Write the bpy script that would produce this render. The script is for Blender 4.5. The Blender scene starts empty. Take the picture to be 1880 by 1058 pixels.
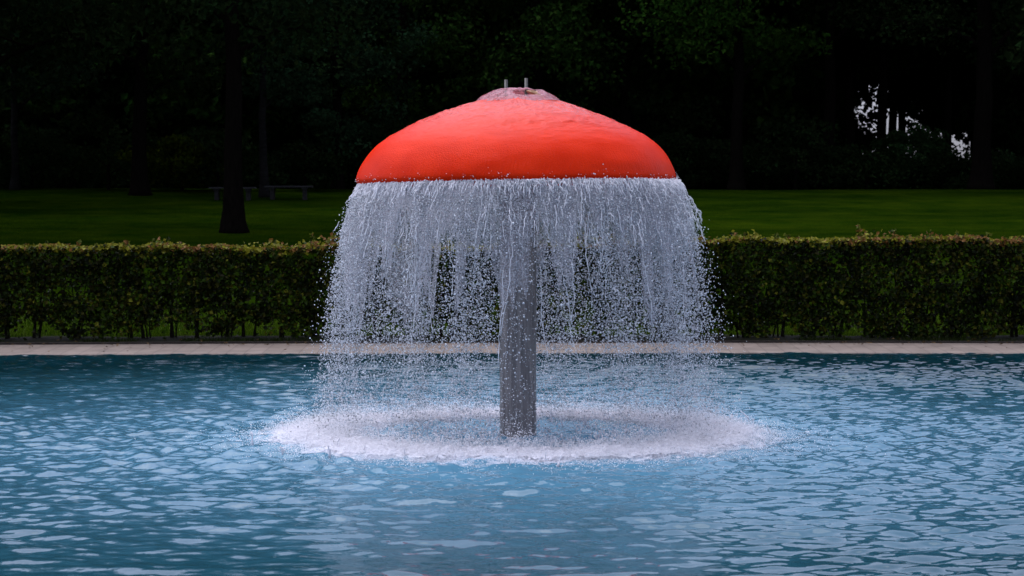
import bpy, math, random
import numpy as np
R = math.radians
rng = np.random.default_rng(11)
random.seed(11)
scene = bpy.context.scene
col = scene.collection
CX, CY, CZ = -0.049, -17.6, 1.75          # camera position; water level is z = 0
F = 3950.0                                # focal length in photo pixels

def wx(px, d):                            # world x of a photo column at a distance from the camera
    return (px - 940) / F * d + CX

# ------------------------------------------------------------------ helpers
def np_mesh(name, verts, faces, smooth=False, colors=None):
    """faces: (n,3) or (n,4) array, or list of such arrays"""
    verts = np.asarray(verts, dtype=np.float32)
    if not isinstance(faces, list): faces = [faces]
    faces = [np.asarray(f, dtype=np.int32) for f in faces if len(f)]
    me = bpy.data.meshes.new(name)
    me.vertices.add(len(verts)); me.vertices.foreach_set('co', verts.ravel())
    nl = sum(f.size for f in faces); nf = sum(len(f) for f in faces)
    me.loops.add(nl); me.polygons.add(nf)
    me.loops.foreach_set('vertex_index', np.concatenate([f.ravel() for f in faces]))
    tot = np.concatenate([np.full(len(f), f.shape[1], np.int32) for f in faces])
    st = np.concatenate([[0], np.cumsum(tot)[:-1]]).astype(np.int32)
    me.polygons.foreach_set('loop_start', st)
    me.polygons.foreach_set('loop_total', tot)
    me.polygons.foreach_set('use_smooth', np.full(nf, smooth, dtype=bool))
    me.update(calc_edges=True)
    if colors is not None:
        a = me.attributes.new('tint', 'FLOAT_COLOR', 'POINT')
        c = np.ones((len(verts), 4), np.float32); c[:, :3] = colors
        a.data.foreach_set('color', c.ravel())
    return me

def link(name, me, mat=None, parent=None):
    o = bpy.data.objects.new(name, me); col.objects.link(o)
    if mat: me.materials.append(mat)
    if parent: o.parent = parent
    return o

def tag(o, label=None, cat=None, group=None, kind=None):
    if label: o['label'] = label
    if cat: o['category'] = cat
    if group: o['group'] = group
    if kind: o['kind'] = kind
    return o

def empty(name, loc, label, cat, group=None):
    o = bpy.data.objects.new(name, None); col.objects.link(o); o.location = loc
    o.empty_display_size = 0.2
    return tag(o, label, cat, group)

class Tubes:
    def __init__(s): s.v = []; s.f = []; s.n = 0
    def add(s, pts, rad, k=6, cap=True):
        pts = np.asarray(pts, float); m = len(pts)
        rad = np.broadcast_to(np.asarray(rad, float), (m,))
        t = np.gradient(pts, axis=0); t /= np.linalg.norm(t, axis=1)[:, None] + 1e-9
        up = np.array([0.31, 0.87, 0.12]) if abs(t[0, 2]) > 0.6 else np.array([0.05, 0.1, 1.0])
        a = np.cross(t, up); a /= np.linalg.norm(a, axis=1)[:, None] + 1e-9
        b = np.cross(t, a)
        ang = np.arange(k) * 2 * math.pi / k
        ring = pts[:, None] + rad[:, None, None] * (a[:, None] * np.cos(ang)[None, :, None] + b[:, None] * np.sin(ang)[None, :, None])
        i = np.arange(m - 1)[:, None] * k; j = np.arange(k)[None]; j2 = (j + 1) % k
        q = np.stack([i + j, i + j2, i + k + j2, i + k + j], -1).reshape(-1, 4) + s.n
        s.v.append(ring.reshape(-1, 3)); s.f.append(q); s.n += m * k
        if cap:
            s.v.append(pts[[0, -1]])
            c0, c1 = s.n, s.n + 1; base = s.n - m * k
            jj = np.arange(k); jn = (jj + 1) % k
            s.f.append(np.stack([np.full(k, c0), base + jn, base + jj, base + jj], -1)[:, :3])
            s.f.append(np.stack([np.full(k, c1), base + (m - 1) * k + jj, base + (m - 1) * k + jn], -1))
            s.n += 2
    def mesh(s, name, smooth=True):
        q = [f for f in s.f if f.shape[1] == 4]; t = [f for f in s.f if f.shape[1] == 3]
        fs = []
        if q: fs.append(np.concatenate(q))
        if t: fs.append(np.concatenate(t))
        return np_mesh(name, np.concatenate(s.v), fs, smooth)

def box_arrays(x0, x1, y0, y1, z0, z1):
    v = np.array([[x, y, z] for z in (z0, z1) for y in (y0, y1) for x in (x0, x1)], float)
    f = np.array([[0, 2, 3, 1], [4, 5, 7, 6], [0, 1, 5, 4], [2, 6, 7, 3], [0, 4, 6, 2], [1, 3, 7, 5]])
    return v, f

def vnoise(x, y, seed=0, perx=0):
    """smooth value noise, optional period in x"""
    xi = np.floor(x).astype(np.int64); yi = np.floor(y).astype(np.int64)
    fx = x - xi; fy = y - yi
    fx = fx * fx * (3 - 2 * fx); fy = fy * fy * (3 - 2 * fy)
    def h(a, b):
        if perx: a = np.mod(a, perx)
        n = (a * 374761393 + b * 668265263 + seed * 974634777) & 0xffffffff
        n = ((n ^ (n >> 13)) * 1274126177) & 0xffffffff
        n = n ^ (n >> 16)
        return (n & 0xffff) / 65535.0
    a = h(xi, yi); b = h(xi + 1, yi); c = h(xi, yi + 1); d = h(xi + 1, yi + 1)
    return (a * (1 - fx) + b * fx) * (1 - fy) + (c * (1 - fx) + d * fx) * fy

# ------------------------------------------------------------------ materials
def new_mat(name):
    m = bpy.data.materials.new(name); m.use_nodes = True
    nt = m.node_tree; b = nt.nodes['Principled BSDF']
    return m, nt, b
def nd(nt, t, **k):
    n = nt.nodes.new(t)
    for a, v in k.items():
        if a.startswith('i_'): n.inputs[a[2:].replace('_', ' ')].default_value = v
        else: setattr(n, a, v)
    return n
def ramp(nt, pts):
    n = nt.nodes.new('ShaderNodeValToRGB'); e = n.color_ramp.elements
    while len(e) < len(pts): e.new(0.5)
    for i, (p, c) in enumerate(pts):
        e[i].position = p; e[i].color = (c[0], c[1], c[2], 1) if hasattr(c, '__len__') else (c, c, c, 1)
    return n
def mth(nt, op, a, b=None, clamp=False):
    n = nt.nodes.new('ShaderNodeMath'); n.operation = op; n.use_clamp = clamp
    for i, s in enumerate((a, b)):
        if s is None: continue
        if isinstance(s, (int, float)): n.inputs[i].default_value = s
        else: nt.links.new(s, n.inputs[i])
    return n.outputs[0]
def mixc(nt, fac, a, b):
    n = nt.nodes.new('ShaderNodeMix'); n.data_type = 'RGBA'
    for s, key in ((fac, 0), (a, 6), (b, 7)):
        if isinstance(s, (int, float)): n.inputs[key].default_value = s
        elif isinstance(s, tuple): n.inputs[key].default_value = (*s, 1)
        else: nt.links.new(s, n.inputs[key])
    return n.outputs[2]
def noise(nt, scale, detail=4, vec=None, rough=0.5):
    n = nd(nt, 'ShaderNodeTexNoise'); n.inputs['Scale'].default_value = scale
    n.inputs['Detail'].default_value = detail; n.inputs['Roughness'].default_value = rough
    if vec is not None: nt.links.new(vec, n.inputs['Vector'])
    return n.outputs['Fac']

def mat_noise(name, c1, c2, scale, rough=0.8, bump=0.0, spec=0.5, metallic=0.0, stretch=None):
    m, nt, b = new_mat(name); L = nt.links
    tc = nd(nt, 'ShaderNodeTexCoord'); v = tc.outputs['Object']
    if stretch:
        mp = nd(nt, 'ShaderNodeMapping'); mp.inputs['Scale'].default_value = stretch
        L.new(v, mp.inputs['Vector']); v = mp.outputs['Vector']
    n = noise(nt, scale, 6, v, 0.6)
    r = ramp(nt, [(0.3, c1), (0.7, c2)]); L.new(n, r.inputs[0]); L.new(r.outputs[0], b.inputs['Base Color'])
    b.inputs['Roughness'].default_value = rough; b.inputs['Specular IOR Level'].default_value = spec
    b.inputs['Metallic'].default_value = metallic
    if bump:
        bp = nd(nt, 'ShaderNodeBump'); bp.inputs['Strength'].default_value = bump; bp.inputs['Distance'].default_value = 0.02
        L.new(n, bp.inputs['Height']); L.new(bp.outputs[0], b.inputs['Normal'])
    return m

def mat_leaf(name, spec=0.25, rough=0.5, trans=0.25):
    m, nt, b = new_mat(name); L = nt.links
    a = nd(nt, 'ShaderNodeAttribute', attribute_name='tint')
    L.new(a.outputs['Color'], b.inputs['Base Color'])
    b.inputs['Roughness'].default_value = rough; b.inputs['Specular IOR Level'].default_value = spec
    if trans:
        tr = nd(nt, 'ShaderNodeBsdfTranslucent'); L.new(a.outputs['Color'], tr.inputs['Color'])
        mx = nd(nt, 'ShaderNodeMixShader'); mx.inputs[0].default_value = trans
        L.new(b.outputs[0], mx.inputs[1]); L.new(tr.outputs[0], mx.inputs[2])
        L.new(mx.outputs[0], nt.nodes['Material Output'].inputs['Surface'])
    return m

M_tree = mat_leaf('tree_leaves', spec=0.0, rough=0.7, trans=0.2)
M_hedge = mat_leaf('hedge_leaves', spec=0.08, rough=0.5, trans=0.25)
M_grassb = mat_leaf('grass_blades', spec=0.1, rough=0.7, trans=0.25)
M_bark = mat_noise('bark', (0.002, 0.0018, 0.0016), (0.006, 0.005, 0.004), 9, 0.9, 0.6, 0.0, stretch=(3, 3, 0.5))
M_birch = mat_noise('pale_bark', (0.003, 0.003, 0.003), (0.014, 0.014, 0.014), 5, 0.9, 0.3, 0.0, stretch=(1, 1, 4))
M_twig = mat_noise('twig_bark', (0.004, 0.003, 0.002), (0.014, 0.011, 0.008), 20, 0.9, 0.5, 0.1, stretch=(3, 3, 0.5))
M_bench = mat_noise('weathered_planks', (0.012, 0.012, 0.013), (0.026, 0.026, 0.029), 8, 0.8, 0.3, 0.2, stretch=(0.4, 6, 6))
M_benchleg = mat_noise('concrete', (0.008, 0.008, 0.008), (0.016, 0.016, 0.016), 12, 0.9, 0.3, 0.2)
M_pipe = mat_noise('galvanised_pipe', (0.06, 0.06, 0.055), (0.12, 0.12, 0.11), 30, 0.4, 0.1, 0.5, 0.8, stretch=(1, 1, 0.2))
M_lawn = mat_noise('lawn_grass', (0.0030, 0.0118, 0.0006), (0.0100, 0.0220, 0.0011), 0.9, 0.95, 0.0, 0.0)
M_soil = mat_noise('soil', (0.003, 0.003, 0.0015), (0.009, 0.010, 0.004), 14, 0.95, 0.6, 0.1)

# ------------------------------------------------------------------ world, sun, camera
SUN_EL, SUN_ROT = 72.0, -50.0
w = bpy.data.worlds.new('World'); scene.world = w; w.use_nodes = True
nt = w.node_tree; L = nt.links
bg = nt.nodes['Background']
sky = nd(nt, 'ShaderNodeTexSky', sky_type='NISHITA', sun_disc=False, sun_elevation=R(SUN_EL), sun_rotation=R(SUN_ROT))
sky.air_density = 1.0; sky.dust_density = 4.0; sky.ozone_density = 1.0
hs = nd(nt, 'ShaderNodeHueSaturation'); hs.inputs['Saturation'].default_value = 0.35
tint = nd(nt, 'ShaderNodeMix', data_type='RGBA', blend_type='MULTIPLY'); tint.inputs[0].default_value = 1
tint.inputs[7].default_value = (0.90, 0.92, 1.12, 1)
L.new(sky.outputs[0], hs.inputs['Color']); L.new(hs.outputs[0], tint.inputs[6])
# soft cloud layer
tcw = nd(nt, 'ShaderNodeTexCoord'); nz = noise(nt, 2.2, 5, tcw.outputs['Generated'], 0.55)
cr = ramp(nt, [(0.3, 0.72), (0.7, 1.25)]); L.new(nz, cr.inputs[0])
tm = nd(nt, 'ShaderNodeMix', data_type='RGBA', blend_type='MULTIPLY'); tm.inputs[0].default_value = 1
L.new(tint.outputs[2], tm.inputs[6]); L.new(cr.outputs[0], tm.inputs[7])
L.new(tm.outputs[2], bg.inputs['Color'])
bg.inputs['Strength'].default_value = 0.15

sd = bpy.data.lights.new('sun', 'SUN'); sd.energy = 1.0; sd.angle = R(80); sd.color = (1.0, 0.96, 0.92)
so = bpy.data.objects.new('sun', sd); col.objects.link(so)
from mathutils import Vector, Matrix
el, ro = R(SUN_EL), R(SUN_ROT)
sdir = Vector((math.sin(ro) * math.cos(el), math.cos(ro) * math.cos(el), math.sin(el)))
so.rotation_euler = sdir.to_track_quat('Z', 'Y').to_euler(); so.location = (0, 0, 40)

cd = bpy.data.cameras.new('camera'); co = bpy.data.objects.new('camera', cd); col.objects.link(co)
cd.sensor_width = 36; cd.lens = F / 1880 * 36; cd.clip_end = 2000; cd.clip_start = 0.1
co.location = (CX, CY, CZ); co.rotation_euler = (R(90) - math.atan(121 / F), 0, 0)
cd.dof.use_dof = True; cd.dof.focus_distance = 17.2; cd.dof.aperture_fstop = 6.3
scene.camera = co
scene.view_settings.view_transform = 'Standard'; scene.view_settings.look = 'None'
scene.view_settings.gamma = 1; scene.view_settings.exposure = 0.75
scene.render.resolution_x = 1024; scene.render.resolution_y = 576

# ------------------------------------------------------------------ ground
def edge_y(x): return 11.12 - (np.asarray(x, float) - 2.2) ** 2 / 170.0
DECK_W = 1.4; DECK_Z = 0.05
def terrain(x, y):
    d = y - (edge_y(np.clip(x, -25, 25)) + DECK_W)
    s = np.clip(d, 0, None)
    rise = 0.0715 * np.clip(s - 0.3, 0, 38.5)
    bumps = 0.05 * (vnoise(x * 0.25 + 50, y * 0.25 + 50, 3) - 0.5) * np.clip(s / 6, 0, 1)
    far = -0.05 * np.clip(s - 48, 0, 70)
    return 0.04 + rise + far + bumps
def tz(x, y): return float(terrain(np.array([x], float), np.array([y], float))[0])

xs = np.concatenate([[-400, -200, -100, -60], np.arange(-42, 42.1, 0.75), [60, 100, 200, 400]])
ss = np.concatenate([np.arange(0, 6, 0.5), np.arange(6, 60, 1.5), [65, 75, 90, 120, 180, 300, 600]])
X, S = np.meshgrid(xs, ss)
Y = edge_y(np.clip(X, -25, 25)) + DECK_W + S
Z = terrain(X, Y)
nx, ns = len(xs), len(ss)
V = np.stack([X, Y, Z], -1).reshape(-1, 3)
i, j = np.meshgrid(np.arange(ns - 1), np.arange(nx - 1), indexing='ij'); a = i * nx + j
Fq = np.stack([a, a + 1, a + nx + 1, a + nx], -1).reshape(-1, 4)
# the ground round the other three sides of the pool
PX = 24.0; PY0 = -16.6
vs = [V]; fs = [Fq]; n0 = len(V)
e0 = float(edge_y(25)) + DECK_W
for (x0, x1, y0, y1) in ((-400, -PX - 2, -400, float(edge_y(-25)) + DECK_W), (PX + 2, 400, -400, e0), (-PX - 2, PX + 2, -400, PY0 - 2)):
    vs.append(np.array([[x0, y0, 0.04], [x1, y0, 0.04], [x1, y1, 0.04], [x0, y1, 0.04]], float))
    fs.append(np.array([[0, 1, 2, 3]]) + n0); n0 += 4
m_l = np_mesh('lawn', np.concatenate(vs), np.concatenate(fs), True)
nt = M_lawn.node_tree; b = nt.nodes['Principled BSDF']; L = nt.links
tc = nd(nt, 'ShaderNodeTexCoord')
nf_ = noise(nt, 22, 3, tc.outputs['Object'])
mpl = nd(nt, 'ShaderNodeMapping'); mpl.inputs['Scale'].default_value = (0.12, 0.35, 1); L.new(tc.outputs['Object'], mpl.inputs['Vector'])
nl_ = noise(nt, 1.0, 6, mpl.outputs[0], 0.6); rl_ = ramp(nt, [(0.32, (0.55, 0.6, 0.6)), (0.68, (1.7, 1.35, 1.0))]); L.new(nl_, rl_.inputs[0])
ml_ = nd(nt, 'ShaderNodeMix', data_type='RGBA', blend_type='MULTIPLY'); ml_.inputs[0].default_value = 1
old_ = b.inputs['Base Color'].links[0].from_socket; L.new(old_, ml_.inputs[6]); L.new(rl_.outputs[0], ml_.inputs[7]); L.new(ml_.outputs[2], b.inputs['Base Color']); bp = nd(nt, 'ShaderNodeBump'); bp.inputs['Strength'].default_value = 0.8; bp.inputs['Distance'].default_value = 0.05
L.new(nf_, bp.inputs['Height']); L.new(bp.outputs[0], b.inputs['Normal'])
tag(link('lawn', m_l, M_lawn), kind='structure')

# deck round the pool: slab with paver joints in the material
m, nt, b = new_mat('pool_deck_pavers'); L = nt.links
tc = nd(nt, 'ShaderNodeTexCoord')
br = nd(nt, 'ShaderNodeTexBrick'); br.offset = 0.5
mp = nd(nt, 'ShaderNodeMapping'); mp.inputs['Rotation'].default_value = (0, 0, R(90)); mp.inputs['Location'].default_value = (0.04, 0, 0)
L.new(tc.outputs['Object'], mp.inputs['Vector']); L.new(mp.outputs[0], br.inputs['Vector'])
for k, v in (('Scale', 1.0), ('Brick Width', 0.9), ('Row Height', 0.24), ('Mortar Size', 0.008), ('Bias', 0.0)): br.inputs[k].default_value = v
br.inputs['Color1'].default_value = (0.165, 0.135, 0.112, 1); br.inputs['Color2'].default_value = (0.19, 0.155, 0.13, 1)
br.inputs['Mortar'].default_value = (0.125, 0.10, 0.085, 1)
n1 = noise(nt, 3, 6, tc.outputs['Object'])
r1 = ramp(nt, [(0.3, 0.75), (0.7, 1.1)]); L.new(n1, r1.inputs[0])
mm = nd(nt, 'ShaderNodeMix', data_type='RGBA', blend_type='MULTIPLY'); mm.inputs[0].default_value = 1
L.new(br.outputs['Color'], mm.inputs[6]); L.new(r1.outputs[0], mm.inputs[7]); L.new(mm.outputs[2], b.inputs['Base Color'])
b.inputs['Roughness'].default_value = 0.7; b.inputs['Specular IOR Level'].default_value = 0.2
bp = nd(nt, 'ShaderNodeBump'); bp.inputs['Strength'].default_value = 0.3; bp.inputs['Distance'].default_value = 0.01
L.new(br.outputs['Fac'], bp.inputs['Height']); bp.invert = True; L.new(bp.outputs[0], b.inputs['Normal'])
M_deck = m
gx = np.linspace(-PX - 2, PX + 2, 120); ey = edge_y(gx)
prof = [(0.0, -0.35), (-0.0, -0.03), (-0.02, 0.0), (0.0, 0.012), (0.12, 0.018), (DECK_W, DECK_Z + 0.008), (DECK_W + 0.02, 0.02)]
V = np.concatenate([np.stack([gx, ey + o_, np.full_like(gx, z_)], -1) for o_, z_ in prof])
n = len(gx); fq = []
for k in range(len(prof) - 1):
    a = np.arange(n - 1) + k * n; fq.append(np.stack([a, a + 1, a + n + 1, a + n], -1))
vs = [V]; fs = [np.concatenate(fq)]; n0 = len(V)
for bx in ((-PX - 2, -PX, PY0 - 2, float(edge_y(-PX)) - .05, -0.3, 0.052), (PX, PX + 2, PY0 - 2, float(edge_y(PX)) - .05, -0.3, 0.052), (-PX - .01, PX + .01, PY0 - 2, PY0, -0.3, 0.054)):
    v_, f_ = box_arrays(*bx); vs.append(v_); fs.append(f_ + n0); n0 += 8
tag(link('pool_deck', np_mesh('pool_deck', np.concatenate(vs), np.concatenate(fs)), M_deck), kind='structure')
# narrow stone kerb between deck and hedge bed
V = []
for o_, z_ in ((DECK_W + 0.0, 0.0), (DECK_W + 0.0, 0.085), (DECK_W + 0.07, 0.085), (DECK_W + 0.07, 0.0)):
    V.append(np.stack([gx, ey + o_ + 0.025, np.full_like(gx, z_)], -1))
fq = []
for k in range(3):
    a = np.arange(n - 1) + k * n; fq.append(np.stack([a, a + 1, a + n + 1, a + n], -1))
tag(link('kerb', np_mesh('kerb', np.concatenate(V), np.concatenate(fq)), mat_noise('kerb_stone', (0.02, 0.016, 0.014), (0.04, 0.033, 0.028), 10, 0.9, 0.3, 0.2)), kind='structure')
# soil bed under the hedge
gx2 = np.linspace(-26, 26, 300); V = []
for q_, (o_, z_) in enumerate(((0.1, 0.05), (0.3, 0.085), (0.75, 0.10), (1.25, 0.06))):
    V.append(np.stack([gx2, edge_y(gx2) + DECK_W + o_, z_ + 0.03 * (vnoise(gx2 * 3, gx2 * 0 + q_, 5) - .3) + 0.05 * max(0, o_ - .5)], -1))
n = len(gx2); fq = []
for k in range(3):
    a = np.arange(n - 1) + k * n; fq.append(np.stack([a, a + 1, a + n + 1, a + n], -1))
tag(link('soil_bed', np_mesh('soil_bed', np.concatenate(V), np.concatenate(fq), True), M_soil), kind='structure')

# ------------------------------------------------------------------ water surface
xs = np.concatenate([np.linspace(-PX - 1, -8.4, 60)[:-1], np.arange(-8.4, 8.401, 0.02), np.linspace(8.4, PX + 1, 60)[1:]])
# fine rows in the part the photo shows, coarser near the camera
vrow = np.concatenate([np.linspace(PY0 - .5, -8.2, 80)[:-1], np.arange(-8.2, 11.4, 0.022)])
X, Y = np.meshgrid(xs.astype(np.float32), vrow.astype(np.float32))
H = np.zeros_like(X); rr = np.hypot(X, Y)
amp_near = np.exp(-((rr - 1.7) / 1.6) ** 2)
for k in range(110):
    lam = 0.075 * (0.44 / 0.075) ** rng.random()
    kk = 2 * math.pi / lam; th = math.pi / 2 + rng.normal() * 0.62; ph = rng.random() * 6.28
    sl = 0.0195 * (lam / 0.25) ** 0.10
    fade = 1.0 if lam > 0.25 else np.clip(1.25 - np.abs(X) / 14, 0.2, 1)
    H += (sl / kk) * np.cos(kk * (X * math.cos(th) + Y * math.sin(th)) + ph) * fade
for k in range(60):
    lam = 0.07 * (0.60 / 0.07) ** rng.random()
    kk = 2 * math.pi / lam; a = rng.random() * 6.28; q = 1.6 + rng.normal() * 0.25
    sx, sy = q * math.cos(a), q * math.sin(a)
    rs = np.hypot(X - sx, Y - sy)
    sl = 0.030 * (lam / 0.3) ** 0.1 / (1 + 0.13 * rs)
    H += (sl / kk) * np.cos(kk * rs + rng.random() * 6.28) * np.clip(rs / 0.5, 0, 1)
mod = 0.55 + 0.9 * vnoise(X * 0.45 + 30, Y * 0.3 + 30, 9)
H *= mod
H += amp_near * 0.035 * (vnoise(X * 7 + 99, Y * 7 + 99, 12) + 0.6 * vnoise(X * 17 + 99, Y * 17 + 99, 13) - 0.8)
nx, ns = len(xs), len(vrow)
YE = np.minimum(Y, edge_y(X) + 0.0)
V = np.stack([X, YE, H], -1).reshape(-1, 3)
i, j = np.meshgrid(np.arange(ns - 1), np.arange(nx - 1), indexing='ij'); a = i * nx + j
Fq = np.stack([a, a + 1, a + nx + 1, a + nx], -1).reshape(-1, 4)
keep = (Y[:-1, :-1] < edge_y(X[:-1, :-1])).reshape(-1)
Fq = Fq[keep]
m, nt, b = new_mat('pool_water'); L = nt.links
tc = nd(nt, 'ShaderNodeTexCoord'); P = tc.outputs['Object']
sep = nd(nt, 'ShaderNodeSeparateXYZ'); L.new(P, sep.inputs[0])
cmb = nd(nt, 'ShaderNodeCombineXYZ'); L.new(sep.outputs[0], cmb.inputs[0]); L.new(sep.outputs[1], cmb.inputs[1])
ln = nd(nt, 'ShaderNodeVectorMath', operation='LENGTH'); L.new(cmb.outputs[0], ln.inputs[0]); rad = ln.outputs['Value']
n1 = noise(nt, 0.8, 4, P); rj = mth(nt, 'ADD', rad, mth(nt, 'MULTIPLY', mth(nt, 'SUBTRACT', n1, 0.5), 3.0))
rc = ramp(nt, [(0.0, (0.09, 0.29, 0.43)), (0.12, (0.080, 0.22, 0.32)), (0.34, (0.046, 0.14, 0.205)), (0.7, (0.014, 0.064, 0.090)), (1.0, (0.0015, 0.020, 0.028))])  # aerated blue near the ring, lifted at the centre to offset cap and curtain shade
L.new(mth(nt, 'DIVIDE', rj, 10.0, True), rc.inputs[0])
# thin foam: streaks near the splash ring
g = mth(nt, 'SUBTRACT', 1.0, mth(nt, 'MULTIPLY', mth(nt, 'ABSOLUTE', mth(nt, 'SUBTRACT', rad, 1.74)), 1.5), True)
n2 = noise(nt, 7, 8, P, 0.75); n3 = noise(nt, 2.0, 3, P)
fo = mth(nt, 'ADD', mth(nt, 'MULTIPLY', g, 1.15), mth(nt, 'ADD', mth(nt, 'MULTIPLY', mth(nt, 'SUBTRACT', n2, 0.5), 2.4), mth(nt, 'MULTIPLY', mth(nt, 'SUBTRACT', n3, 0.5), 1.2)))
fr = ramp(nt, [(0.58, 0.0), (1.0, 0.85)]); L.new(fo, fr.inputs[0])
fr2 = mth(nt, 'MULTIPLY', fr.outputs[0], mth(nt, 'MULTIPLY', g, 4.0, True))
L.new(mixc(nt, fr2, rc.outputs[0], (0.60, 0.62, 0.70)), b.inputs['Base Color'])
rgh = mth(nt, 'ADD', mth(nt, 'MULTIPLY', fr2, 0.6), 0.02); L.new(rgh, b.inputs['Roughness'])
b.inputs['IOR'].default_value = 1.33
nb = noise(nt, 11, 2, P, 0.5); bp = nd(nt, 'ShaderNodeBump'); bp.inputs['Distance'].default_value = 0.02
bs = ramp(nt, [(0.0, 0.6), (0.35, 0.45), (0.62, 0.18), (1.0, 0.08)]); L.new(mth(nt, 'DIVIDE', rj, 9.0, True), bs.inputs[0]); L.new(bs.outputs[0], bp.inputs['Strength'])
L.new(nb, bp.inputs['Height']); L.new(bp.outputs[0], b.inputs['Normal'])
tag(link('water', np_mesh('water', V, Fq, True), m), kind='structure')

# ------------------------------------------------------------------ fountain
ft = empty('mushroom_fountain', (0, 0, 0), 'red mushroom shaped water fountain on a thick grey pole standing in the pool', 'fountain')
TILT = -R(0.7)
m, nt, b = new_mat('wet_red_paint'); L = nt.links
tc = nd(nt, 'ShaderNodeTexCoord'); P = tc.outputs['Object']
sep = nd(nt, 'ShaderNodeSeparateXYZ'); L.new(P, sep.inputs[0])
ang = mth(nt, 'ARCTAN2', sep.outputs[1], sep.outputs[0])
ca = nd(nt, 'ShaderNodeCombineXYZ'); L.new(mth(nt, 'MULTIPLY', ang, 75.0), ca.inputs[0]); L.new(mth(nt, 'MULTIPLY', sep.outputs[2], 9.0), ca.inputs[2])
nA = noise(nt, 1.0, 2, ca.outputs[0])                                # runnels down the rim
cb = nd(nt, 'ShaderNodeCombineXYZ'); L.new(mth(nt, 'MULTIPLY', ang, 9.0), cb.inputs[0]); L.new(mth(nt, 'MULTIPLY', sep.outputs[2], 26.0), cb.inputs[2])
nB = noise(nt, 1.2, 5, cb.outputs[0], 0.65)                          # wavelets across the shoulder
nC = noise(nt, 95, 3, P, 0.6)
lowz = ramp(nt, [(0.0, 1.0), (0.38, 0.0)]); L.new(mth(nt, 'DIVIDE', mth(nt, 'SUBTRACT', sep.outputs[2], 2.06), 0.7, True), lowz.inputs[0])
hi = ramp(nt, [(0.45, 0.0), (0.85, 1.0)]); L.new(mth(nt, 'DIVIDE', mth(nt, 'SUBTRACT', sep.outputs[2], 2.06), 0.7, True), hi.inputs[0])
hh = mth(nt, 'ADD', mth(nt, 'ADD', mth(nt, 'MULTIPLY', mth(nt, 'MULTIPLY', nA, lowz.outputs[0]), 0.42), mth(nt, 'MULTIPLY', nC, 0.18)),
         mth(nt, 'MULTIPLY', mth(nt, 'MULTIPLY', nB, hi.outputs[0]), 1.0))
bp = nd(nt, 'ShaderNodeBump'); bp.inputs['Strength'].default_value = 0.8; bp.inputs['Distance'].default_value = 0.03
L.new(hh, bp.inputs['Height']); L.new(bp.outputs[0], b.inputs['Normal']); L.new(bp.outputs[0], b.inputs['Coat Normal'])
nD = noise(nt, 4, 5, P)
rd = ramp(nt, [(0.3, (0.60, 0.019, 0.001)), (0.7, (0.68, 0.027, 0.003))]); L.new(nD, rd.inputs[0])
L.new(rd.outputs[0], b.inputs['Base Color'])
b.inputs['Roughness'].default_value = 0.4; b.inputs['Specular IOR Level'].default_value = 0.0; b.inputs['Coat Weight'].default_value = 0.42; b.inputs['Coat Roughness'].default_value = 0.15
b.inputs['Coat IOR'].default_value = 1.33
L.new(mth(nt, 'ADD', mth(nt, 'MULTIPLY', hi.outputs[0], 0.75), 0.25), b.inputs['Coat Weight'])
L.new(mth(nt, 'ADD', mth(nt, 'MULTIPLY', hi.outputs[0], -0.10), 0.17), b.inputs['Coat Roughness'])
M_red = m
ctrl = [(0.0, 2.765), (0.12, 2.764), (0.326, 2.738), (0.547, 2.672), (0.665, 2.630), (0.827, 2.563), (0.931, 2.511), (1.034, 2.455), (1.125, 2.392), (1.181, 2.340), (1.233, 2.274), (1.277, 2.193), (1.302, 2.119), (1.298, 2.084), (1.275, 2.066),
        (1.235, 2.068), (1.22, 2.10), (1.21, 2.17), (1.15, 2.27), (1.0, 2.38), (0.75, 2.50), (0.4, 2.60), (0.15, 2.64)]
def spline(c, k=6):
    c = np.array(c); out = []
    for i_ in range(len(c) - 1):
        p0 = c[max(i_ - 1, 0)]; p1 = c[i_]; p2 = c[i_ + 1]; p3 = c[min(i_ + 2, len(c) - 1)]
        for t in np.arange(k) / k:
            out.append(0.5 * (2 * p1 + (p2 - p0) * t + (2 * p0 - 5 * p1 + 4 * p2 - p3) * t * t + (3 * p1 - p0 - 3 * p2 + p3) * t ** 3))
    out.append(c[-1]); return np.array(out)
def lathe(prof, n=160, wob=None):
    a = np.arange(n) * 2 * math.pi / n
    r = prof[:, 0][:, None] * np.ones(n); z = prof[:, 1][:, None] * np.ones(n)
    if wob is not None: r, z = wob(r, z, a[None] * np.ones_like(r))
    V = np.stack([r * np.cos(a), r * np.sin(a), z], -1).reshape(-1, 3)
    m_ = len(prof); i, j = np.meshgrid(np.arange(m_ - 1), np.arange(n), indexing='ij')
    f = np.stack([i * n + j, (i + 1) * n + j, (i + 1) * n + (j + 1) % n, i * n + (j + 1) % n], -1).reshape(-1, 4)
    return V, f
pr = spline(ctrl, 14); pr[:, 0] = np.clip(pr[:, 0], 0.001, None)
def wobc(r, z, a):
    k = 0.008 * (vnoise(a * 14 / 6.28318, z * 6, 21, 14) - .5) + 0.004 * (vnoise(a * 40 / 6.28318, z * 14, 22, 40) - .5)
    up = np.clip((z - 2.30) / 0.25, 0, 1)
    q = 0.013 * (vnoise(a * 26 / 6.28318, r * 14, 23, 26) - .5) + 0.012 * (vnoise(a * 70 / 6.28318, r * 34, 24, 70) - .5) + 0.007 * (vnoise(a * 160 / 6.28318, r * 70, 25, 160) - .5)
    return r * (1 + k * np.clip(r / 0.5, 0, 1)), z + 0.6 * k * (r < 1.0) + q * up * (z > 2.2) * (0.4 + 0.9 * vnoise(a * 5 / 6.28318, r * 3, 26, 5))
V, f = lathe(pr, 640, wobc)
cap = link('cap', np_mesh('cap', V, f, True), M_red, ft)
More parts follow.
